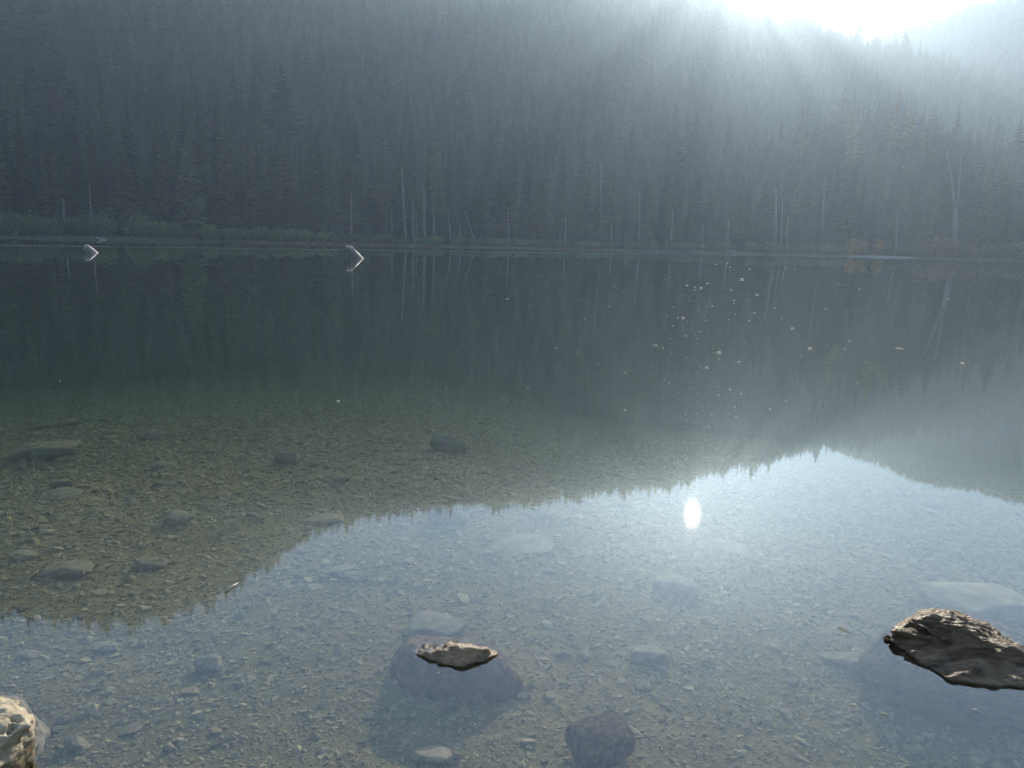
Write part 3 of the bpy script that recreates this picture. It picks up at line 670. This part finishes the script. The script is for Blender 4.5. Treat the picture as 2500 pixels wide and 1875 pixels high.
# ------------------------------------------------------------------ boulders: lofted contours
def star_radius(poly, c, th):
    out = np.zeros(len(th)); P = np.array(poly) - c
    for k, t in enumerate(th):
        d = np.array([math.cos(t), math.sin(t)]); best = 0
        for i in range(len(P)):
            p, q_ = P[i], P[(i + 1) % len(P)]; e_ = q_ - p
            den = d[0] * e_[1] - d[1] * e_[0]
            if abs(den) < 1e-12: continue
            s = (p[0] * e_[1] - p[1] * e_[0]) / den; u_ = (p[0] * d[1] - p[1] * d[0]) / den
            if s > 0 and -1e-9 <= u_ <= 1 + 1e-9: best = max(best, s)
        out[k] = best
    return out
def boulder(name, levels, mat, label, seed, amp=.01, freq=9, ridged=(1, 1, 1), N=150, Mv=70, smooth_r=2, cat='boulder', sharp=.5, pits=()):
    """levels: (z, [pixel polygon seen at that height], optional centre pixel), base first"""
    th = np.linspace(0, 2 * math.pi, N, endpoint=False)
    zs, rs, cs = [], [], []
    for lv in levels:
        z, poly = lv[0], lv[1]
        pw = np.array([at_z(px, py, z)[:2] for px, py in poly])
        c = at_z(*lv[2], z)[:2] if len(lv) > 2 else pw.mean(0)
        rd = star_radius(pw, c, th)
        for _ in range(smooth_r): rd = .25 * np.roll(rd, 1) + .5 * rd + .25 * np.roll(rd, -1)
        zs.append(z); rs.append(rd); cs.append(c)
    zs, rs, cs = np.array(zs), np.array(rs), np.array(cs)
    tt = np.linspace(0, 1, Mv); kz = np.linspace(0, 1, len(zs))
    def ip(arr):
        w_ = np.interp(tt, kz, np.arange(len(zs))); i0 = np.clip(w_.astype(int), 0, len(zs) - 2); f = w_ - i0
        p0 = arr[np.clip(i0 - 1, 0, None)]; p1 = arr[i0]; p2 = arr[i0 + 1]; p3 = arr[np.clip(i0 + 2, None, len(zs) - 1)]
        f = f.reshape(-1, *([1] * (arr.ndim - 1)))
        cr = .5 * ((2 * p1) + (-p0 + p2) * f + (2 * p0 - 5 * p1 + 4 * p2 - p3) * f ** 2 + (-p0 + 3 * p1 - 3 * p2 + p3) * f ** 3)
        li = p1 * (1 - f) + p2 * f
        return li * sharp + cr * (1 - sharp)
    Z, Rr, Cc = ip(zs), ip(rs), ip(cs)
    V = []
    for k in range(Mv):
        for i in range(N):
            V.append((Cc[k][0] + Rr[k][i] * math.cos(th[i]), Cc[k][1] + Rr[k][i] * math.sin(th[i]), Z[k]))
    Fc = []
    for k in range(Mv - 1):
        for i in range(N):
            Fc.append((k * N + i, k * N + (i + 1) % N, (k + 1) * N + (i + 1) % N, (k + 1) * N + i))
    top0 = (Mv - 1) * N; rings = 14; prev = top0   # the top closes in rings with a slight dome
    for g_ in range(1, rings):
        f = 1 - g_ / rings; b = len(V)
        for i in range(N):
            V.append((Cc[-1][0] + Rr[-1][i] * f * math.cos(th[i]), Cc[-1][1] + Rr[-1][i] * f * math.sin(th[i]), Z[-1] + .012 * (1 - f * f)))
        for i in range(N): Fc.append((prev + i, prev + (i + 1) % N, b + (i + 1) % N, b + i))
        prev = b
    V.append((Cc[-1][0], Cc[-1][1], Z[-1] + .012)); c_ = len(V) - 1
    for i in range(N): Fc.append((prev + i, prev + (i + 1) % N, c_))
    org = Vector((*Cc[0], Z[0])); V = [tuple(Vector(v) - org) for v in V]
    o = mesh_obj(name, V, Fc, mat, smooth=True); me = o.data
    nr = np.zeros(len(V) * 3); me.vertices.foreach_get('normal', nr); nr = nr.reshape(-1, 3)
    for k, v in enumerate(me.vertices):
        p = Vector((v.co.x * ridged[0], v.co.y * ridged[1], v.co.z * ridged[2])) * freq + Vector((seed, seed * 1.7, 0))
        d = amp * (mnoise.fractal(p, .9, 2.1, 5) * .9 + .8 * (abs(mnoise.noise(p * 1.7)) - .25) + .5 * mnoise.noise(p * 4.3))
        v.co += Vector(nr[k]) * d
    for (px, py, rp, dp) in pits:
        d_ = Vector(ray(px, py)); e0 = Vector(EYE); best = None
        for v in me.vertices:
            w_ = v.co + org - e0; t_ = w_.dot(d_); off_ = (w_ - d_ * t_).length
            if off_ < .012 and (best is None or t_ < best[0]): best = (t_, v.co.copy())
        if best:
            rw = rp * best[0] / FPX
            for k, v in enumerate(me.vertices):
                q2 = ((v.co - best[1]).length / rw) ** 2
                if q2 < 6: v.co -= Vector(nr[k]) * dp * math.exp(-q2 * 1.5)
    me.update(); o.location = org
    return tag(o, label, cat)
bz = lambda px, py: float(hit(px, py)[2])
# middle boulder, its tip dry
boulder('boulder', [
    (-.20, [(960, 1590), (1010, 1545), (1120, 1560), (1230, 1600), (1285, 1670), (1270, 1720), (1180, 1750), (1060, 1755), (975, 1715), (948, 1650)]),
    (-.12, [(970, 1585), (1010, 1550), (1120, 1562), (1220, 1590), (1275, 1660), (1250, 1695), (1150, 1715), (1040, 1700), (978, 1670), (960, 1630)]),
    (-.035, [(980, 1585), (1000, 1564), (1060, 1556), (1090, 1566), (1130, 1564), (1190, 1578), (1225, 1610), (1215, 1630), (1130, 1650), (1060, 1632), (1000, 1610)]),
    (-.008, [(1005, 1590), (1020, 1574), (1060, 1564), (1140, 1566), (1205, 1586), (1200, 1606), (1130, 1634), (1075, 1620), (1020, 1600)]),
    (.004, [(1012, 1597), (1047, 1588), (1072, 1578), (1145, 1575), (1212, 1588), (1218, 1595), (1194, 1610), (1157, 1622), (1128, 1627), (1096, 1624), (1066, 1614), (1037, 1602)]),
    (.018, [(1042, 1590), (1069, 1580), (1096, 1576), (1145, 1573), (1194, 1584), (1200, 1590), (1169, 1600), (1120, 1606), (1078, 1599)]),
    (.028, [(1084, 1582), (1108, 1578), (1145, 1575), (1181, 1584), (1157, 1591), (1114, 1594)])],
    M_ROCK_TAN, 'boulder in the middle foreground with a small dry tan tip above the water', 3, amp=.011, freq=11)
# right boulder, a dark ridge above the water
boulder('boulder', [
    (-.17, [(2080, 1640), (2130, 1570), (2230, 1520), (2360, 1500), (2480, 1540), (2640, 1640), (2660, 1740), (2560, 1790), (2420, 1790), (2260, 1760), (2140, 1710)], (2330, 1650)),
    (-.06, [(2105, 1610), (2160, 1550), (2240, 1500), (2350, 1490), (2450, 1530), (2600, 1640), (2620, 1710), (2520, 1720), (2400, 1710), (2270, 1680), (2170, 1640)], (2320, 1610)),
    (-.005, [(2150, 1562), (2180, 1535), (2250, 1500), (2340, 1490), (2440, 1540), (2570, 1630), (2600, 1680), (2500, 1680), (2400, 1676), (2320, 1665), (2250, 1628), (2200, 1588)], (2330, 1590)),
    (.010, [(2163, 1557), (2190, 1528), (2250, 1494), (2340, 1488), (2440, 1545), (2570, 1632), (2590, 1672), (2500, 1670), (2440, 1667), (2370, 1662), (2310, 1648), (2260, 1618), (2212, 1584)], (2330, 1585)),
    (.044, [(2180, 1542), (2200, 1525), (2252, 1496), (2330, 1494), (2420, 1548), (2530, 1604), (2526, 1602), (2480, 1598), (2400, 1594), (2330, 1577), (2280, 1556), (2225, 1538)], (2335, 1575)),
    (.066, [(2208, 1522), (2225, 1512), (2262, 1498), (2322, 1498), (2400, 1546), (2466, 1584), (2468, 1588), (2440, 1584), (2380, 1566), (2320, 1545), (2260, 1526)], (2330, 1532)),
    (.080, [(2240, 1510), (2265, 1501), (2315, 1502), (2370, 1530), (2410, 1560), (2390, 1558), (2340, 1536), (2285, 1518)], (2320, 1519))],
    M_ROCK_BROWN, 'dark brown layered boulder breaking the surface at the right with a sunlit ridge', 8, amp=.0135, freq=10, ridged=(.7, 1.9, 2.6), N=200, Mv=90)
# lower left boulder, cut by the picture edge
boulder('boulder', [
    (-.12, [(-170, 1760), (-60, 1690), (60, 1710), (118, 1790), (90, 1860), (20, 1930), (-100, 1980), (-200, 1920)]),
    (-.01, [(-150, 1750), (-60, 1692), (40, 1712), (84, 1760), (80, 1800), (40, 1855), (-40, 1920), (-150, 1930)]),
    (.03, [(-140, 1742), (-60, 1695), (20, 1708), (60, 1730), (84, 1758), (76, 1788), (40, 1820), (-40, 1880), (-150, 1890)]),
    (.075, [(-130, 1730), (-60, 1697), (0, 1706), (40, 1728), (78, 1750), (70, 1775), (20, 1800), (-50, 1840), (-140, 1850)]),
    (.095, [(-110, 1735), (-60, 1706), (0, 1716), (35, 1738), (50, 1752), (10, 1775), (-60, 1800), (-120, 1800)])],
    M_ROCK_PALE, 'pale sunlit boulder with dark pits at the lower left edge', 21, amp=.011, freq=13, N=220, Mv=110, pits=((48, 1738, 13, .035), (32, 1759, 7, .022), (37, 1775, 8, .024), (8, 1772, 6, .015)))

# ------------------------------------------------------------------ stones on the lake bed
def stone_mesh(seed, npts=26, flat=.45, rough=.05, sub=2):
    rnd = random.Random(seed); bm = bmesh.new()
    for k in range(npts):
        v = Vector((rnd.gauss(0, 1), rnd.gauss(0, 1), rnd.gauss(0, 1))).normalized()
        p = 5.0; l_ = (abs(v.x) ** p + abs(v.y) ** p + abs(v.z) ** p) ** (1 / p)
        v = v / l_ * rnd.uniform(.82, 1.0) * .92
        bm.verts.new((v.x * .5, v.y * .38, v.z * .5 * flat))
    r_ = bmesh.ops.convex_hull(bm, input=bm.verts)
    bmesh.ops.delete(bm, geom=[v for v in bm.verts if not v.link_faces], context='VERTS')
    if sub:
        bmesh.ops.bevel(bm, geom=list(bm.edges), offset=.016, segments=1, affect='EDGES', profile=.5)
        bmesh.ops.triangulate(bm, faces=bm.faces)
        bmesh.ops.subdivide_edges(bm, edges=bm.edges, cuts=sub - 1, use_grid_fill=True)
        for v in bm.verts:
            v.co += v.co.normalized() * rough * mnoise.fractal(v.co * 4 + Vector((seed, 0, 0)), 1, 2, 4)
    me = bpy.data.meshes.new('stone'); bm.to_mesh(me); bm.free(); me.materials.append(M_STONE)
    me.polygons.foreach_set('use_smooth', [False] * len(me.polygons))
    return me
BIG = [stone_mesh(100 + k, 22 + k % 3 * 8, [.22, .34, .28, .44, .18, .52][k % 6], .035) for k in range(12)]
def place_stone(px, py, wpx, label, me, rz=None, sq=1.0, up=1.0, group=None, name='stone', sink=.2, mat=None):
    p = hit(px, py); dist = float(np.linalg.norm(p - EYE)); W = wpx * dist / FPX
    o = bpy.data.objects.new(name, me); COL.objects.link(o)
    o.scale = (W, W * sq, W * up); zext = max(v.co.z for v in me.vertices) * W * up
    o.location = (p[0], p[1], float(zat(p[0], p[1])) + zext * (1 - 2 * sink)); o.rotation_euler = (random.uniform(-.12, .12), random.uniform(-.12, .12), random.uniform(-.5, .5) if rz is None else rz)
    if mat:
        o.data = me.copy(); o.data.materials.clear(); o.data.materials.append(mat)
    tag(o, label, 'stone', group)
    return o
NAMED = [
 (140, 1046, 95, 'flat pointed brown slab on the lake bed, farthest of the left slabs'),
 (108, 1118, 150, 'widest flat slab on the left lake bed, its near edge dark'),
 (150, 1216, 92, 'blocky flat topped stone on the left lake bed with a wide dark shadow'),
 (154, 1188, 52, 'orange brown flat stone just behind the blocky flat topped one'),
 (372, 1074, 76, 'low flat stone on the dark bed behind the pale diamond stone'),
 (398, 1146, 60, 'tilted stone with a dark near face among the left bed stones'),
 (403, 1187, 66, 'pale diamond shaped flat stone among the left bed stones'),
 (705, 1132, 64, 'flat brown stone with a dark edge in the middle of the dark bed'),
 (664, 1057, 54, 'dim low stone on the deepest visible part of the bed'),
 (832, 1177, 50, 'thin dark edged slab on the bed above the mirrored treetops'),
 (167, 1400, 104, 'large cracked olive stone on the bed just above the mirrored left ridge'),
 (371, 1388, 76, 'rounded brown stone right of the large cracked olive stone'),
 (147, 1433, 24, 'little round pale stone touching the near side of the cracked olive stone'),
 (434, 1285, 70, 'long narrow splinter like stone lying crosswise on the brown bed'),
 (572, 1263, 32, 'small pale stone, left one of a pair on the brown bed'),
 (617, 1263, 34, 'small pale stone, right one of a pair on the brown bed'),
 (54, 1366, 58, 'low dark edged stone at the left border above the cracked olive stone'),
 (323, 1458, 26, 'small yellowish stone near the mirrored left treetops'),
 (787, 1280, 118, 'large dark slab with a pale upper edge where the mirrored ridge bends'),
 (1097, 1104, 100, 'long dim slab under the mirrored forest in the middle'),
 (1275, 1340, 185, 'huge pale slab under the mirrored sky with a broad blue shadow'),
 (1092, 1278, 116, 'flat pale slab just under the mirrored treetops left of the huge slab'),
 (1338, 1402, 48, 'small pale stone at the near right corner of the huge slab'),
 (862, 1416, 56, 'pale oval stone beside the long flat one under the mirrored sky'),
 (830, 1398, 84, 'long flat pale stone under the mirrored sky left of the middle'),
 (1064, 1548, 150, 'rounded grey green stone right behind the middle boulder'),
 (1492, 1626, 36, 'pale oval cobble right of the middle boulder'),
 (1588, 1612, 108, 'slanting greenish slab between the middle and right boulders'),
 (1570, 1688, 46, 'small angular stone with a dark side near the slanting greenish slab'),
 (908, 1758, 38, 'small angular grey stone left of the middle boulder shadow'),
 (1056, 1850, 112, 'broad flat brown stone at the bottom edge below the middle boulder'),
 (512, 1640, 72, 'rounded grey stone alone on the gravel left of the middle boulder'),
 (320, 1790, 54, 'wedge shaped grey stone with a dark shadow on the lower left gravel'),
 (190, 1826, 64, 'flat greenish stone right of the pale lower left boulder'),
 (73, 1604, 48, 'pale greenish cobble above the pale lower left boulder'),
 (144, 1790, 32, 'small greenish cobble between the pale boulder and the wedge stone'),
 (2072, 1622, 125, 'thin triangular slab leaning against the left foot of the dark right boulder'),
 (2390, 1505, 250, 'wide pale slab behind the dark right boulder'),
 (1760, 1340, 150, 'faint broad slab under the mirrored sky right of the sun glare'),
 (1650, 1445, 130, 'faint flat slab just below the mirrored sun glare'),
 (255, 1590, 60, 'low sandy coloured stone above the lower left gravel'),
]
for k, (px, py, wp, lab) in enumerate(NAMED):
    big = wp > 100
    place_stone(px, py, wp, lab, BIG[(k * 5) % 12], sq=random.uniform(.8, 1.15) if not big else .95, up=1.0 if wp < 140 else .5, sink=.12)
place_stone(1467, 1850, 172, 'brown block stone submerged at the bottom edge with a dark near face', BIG[5], sq=1.0, up=1.0, sink=.1, mat=M_ROCK_TAN)
# countless-looking cobbles that can still be counted
COB = [stone_mesh(300 + k, 12, [.35, .5, .28, .6][k % 4], 0, 0) for k in range(10)]
GC = 'small loose stones on the lake bed'
LC = 'small loose brown grey stone lying on the gravel of the lake bed'
cnt = 0
while cnt < 250:
    px = random.uniform(10, 2490); py = random.uniform(940, 1868)
    if py < 1150 and px > 1300: continue
    w_ = random.choice([16, 20, 22, 26, 30, 36, 44]) * (.8 if py < 1150 else 1.0)
    mirrored = py > np.interp(px, [0, 340, 530, 720, 850, 1300, 1700, 2020, 2500], [1495, 1520, 1455, 1320, 1262, 1225, 1165, 1092, 1225])
    lab = 'small loose brown stone on the gravel bed seen through the mirrored sky' if mirrored else 'small loose brown stone on the dark bed under the mirrored forest'
    place_stone(px, py, w_, lab, random.choice(COB), sq=random.uniform(.8, 1.2), up=random.uniform(.7, 1.2), group=GC + (' under the mirrored sky' if mirrored else ' under the mirrored forest'), rz=random.uniform(-3, 3), sink=.25)
    cnt += 1
# gravel
gp = []
for k in range(8):
    me = stone_mesh(500 + k, 14, [.4, .55, .3, .7][k % 4], 0, 0); me.materials.clear(); me.materials.append(M_PEBBLE)
    gp.append(bpy.data.objects.new('pebble', me))
n = 150000
a = RNG.uniform(-40, 40, n); r = np.exp(RNG.uniform(math.log(1.3), math.log(22), n))
x = np.sin(np.radians(a)) * r; y = np.cos(np.radians(a)) * r
s = r * np.exp(RNG.normal(math.log(.0042), .52, n)); s = np.clip(s, .004, .085)
z = zat(x, y) + s * .06
rot = np.stack([RNG.normal(0, .22, n), RNG.normal(0, .22, n), RNG.uniform(0, 6.28, n)], -1)
gr = instancer('gravel', np.stack([x, y, z], -1), rot, np.stack([s * RNG.uniform(.8, 1.3, n), s, s * RNG.uniform(.6, 1.2, n)], -1), RNG.integers(0, 8, n), gp)
tag(gr, kind='stuff')

# ------------------------------------------------------------------ things afloat
def leaf_mesh(seed):
    rnd = random.Random(seed); V, Fc = [], []
    n = 7
    for i in range(n):
        t = i / (n - 1); w_ = .28 * math.sin(math.pi * min(max(t, .03), .97)) ** .8
        for s in (-1, 0, 1):
            V.append((t - .5, s * w_, .02 + .34 * abs(s) * w_ * 2.2 + .12 * (2 * t - 1) ** 2))
    for i in range(n - 1):
        for s in range(2):
            b = i * 3 + s; Fc.append((b, b + 3, b + 4, b + 1))
    me = bpy.data.meshes.new('leaf'); me.from_pydata(V, [], Fc); me.materials.append(M_FLOAT); return me
LEAF = [leaf_mesh(k) for k in range(2)]
def float_at(px, py, wpx, label, group=None):
    p = at_z(px, py); dist = float(np.linalg.norm(p - EYE)); W = min(wpx * .75 * dist / FPX, .22)
    o = bpy.data.objects.new('floating_leaf', random.choice(LEAF)); COL.objects.link(o)
    o.location = (p[0], p[1], .002); o.scale = (W, W, W); o.rotation_euler = (0, 0, random.uniform(-.5, .5))
    tag(o, label, 'leaf', group)
GL, LL = 'pale bits floating out on the lake', 'tiny pale curled leaf floating on the mirrored forest out on the lake'
Z5 = lambda x, y: (1600 + x * .407, 540 + y * .407)
for (x, y, w_) in [(65, 352, 5), (190, 386, 9), (313, 373, 8), (238, 397, 7), (238, 414, 6), (275, 401, 12), (453, 413, 7), (520, 350, 14), (366, 260, 7), (432, 254, 7), (449, 276, 6), (610, 442, 10), (473, 476, 8), (342, 508, 7), (106, 516, 6),
        (69, 569, 5), (134, 578, 7), (167, 583, 12), (293, 572, 5), (480, 558, 5), (594, 550, 9), (563, 600, 8), (440, 591, 6), (715, 521, 7), (105, 629, 6), (267, 665, 6), (182, 687, 7), (88, 706, 5), (5, 747, 10), (47, 762, 7), (822, 645, 12),
        (756, 586, 5), (927, 765, 16), (1165, 722, 8), (1021, 525, 7), (1222, 408, 6), (1137, 769, 8), (500, 845, 11), (473, 720, 5), (878, 812, 5), (448, 1012, 11), (516, 1037, 9), (380, 1046, 7), (255, 1038, 5), (476, 1115, 7), (338, 1160, 6), (485, 1176, 5), (782, 1079, 6), (1213, 972, 9), (1257, 847, 5), (565, 288, 7), (837, 288, 6), (780, 282, 6)]:
    float_at(*Z5(x, y), w_, LL, GL)
for (px, py, w_) in [(1239, 730, 8), (1289, 947, 5), (1526, 1002, 8), (1488, 748, 6), (1358, 850, 7), (1076, 505 + 450, 4), (826, 980, 12), (1460, 890, 5), (1526, 910, 6), (1755, 878, 6), (1880, 1000, 8), (2315, 730, 7), (1595, 843, 6), (1428, 780, 6), (1500, 700, 5), (1410, 860, 5), (146, 930, 5), (1700, 1010, 6), (1790, 960, 5),
        (1762, 1386, 9), (1842, 1390, 8), (1930, 1471, 7), (2201, 1395, 6), (1270, 1650, 7), (1120, 1440, 6), (1655, 1710, 8), (2085, 1722, 14), (2380, 1735, 14), (880, 1788, 8), (1070, 1645, 7), (1160, 1770, 7), (1440, 1665, 7), (1710, 1600, 7), (1830, 1550, 6), (1600, 1500, 6), (1500, 1560, 6), (1385, 1510, 6)]:
    float_at(px, py, w_, *((LL, GL) if py < 1200 else ('tiny pale curled leaf floating on the mirrored sky near the boulders', 'pale bits floating among the boulders')))
float_at(*Z5(383, 790), 16, 'largest pale leaf floating on the mirrored forest below the bright haze')
float_at(*Z5(309, 880), 13, 'yellowish curled leaf floating just below the largest pale one')
# pollen specks that sparkle along the path of the sun
V, Fc = [], []
for k in range(420):
    px = random.gauss(1700, 62); py = random.choice([random.uniform(700, 1180), random.uniform(1330, 1560)])
    p = at_z(px, py); s = random.uniform(.5, 1.5) * float(np.linalg.norm(p - EYE)) / FPX
    o = len(V); c = Vector((p[0], p[1], .001)); V += [tuple(c + Vector((-s, 0, 0))), tuple(c + Vector((s, 0, 0))), tuple(c + Vector((0, s * .5, 0))), tuple(c + Vector((0, -s * .5, 0))), tuple(c + Vector((0, 0, s * .9)))]
    Fc += [(o, o + 3, o + 4), (o + 3, o + 1, o + 4), (o + 1, o + 2, o + 4), (o + 2, o, o + 4)]
tag(mesh_obj('pollen_specks', V, Fc, M_FLOAT), kind='stuff')
def stem(p0, p1, thick, label, z=.003, name='pine_needle', cat='needle', mat=M_FLOAT, bed=False):
    P = []
    for p in (p0, p1):
        q_ = hit(*p) if bed else at_z(*p)
        P.append(Vector((q_[0], q_[1], (q_[2] + .02) if bed else z)))
    c = (P[0] + P[1]) / 2; dist = (c - Vector(EYE)).length; tw = thick * dist / FPX / 2
    V, Fc = tube([P[0] - c, (P[1] - P[0]) * .1 + Vector((0, 0, tw * .5)), P[1] - c], [tw, tw, tw * .5], 5)
    o = mesh_obj(name, V, Fc, mat, smooth=True); o.location = c
    return tag(o, label, cat)
stem((2047, 1531), (2077, 1546), 3, 'pale pine needle floating left of the dark right boulder')
stem((2150, 1742), (2167, 1746), 3, 'short pale pine needle floating below the dark right boulder')
stem((549, 1446), (582, 1424), 4, 'pale grass blade floating along the mirrored left treetops', name='grass_blade', cat='grass blade')
stem((1536, 1787), (1570, 1812), 3, 'thin pale twig lying on the gravel near the brown block stone', name='twig', cat='twig', mat=M_TWIG, bed=True)
stem((2186, 850), (2206, 852), 2.5, 'pale pine needle floating on the mirrored dark slope at the right')
stem((2347, 886), (2357, 888), 3, 'short pale needle floating on the mirrored spruces at the right')
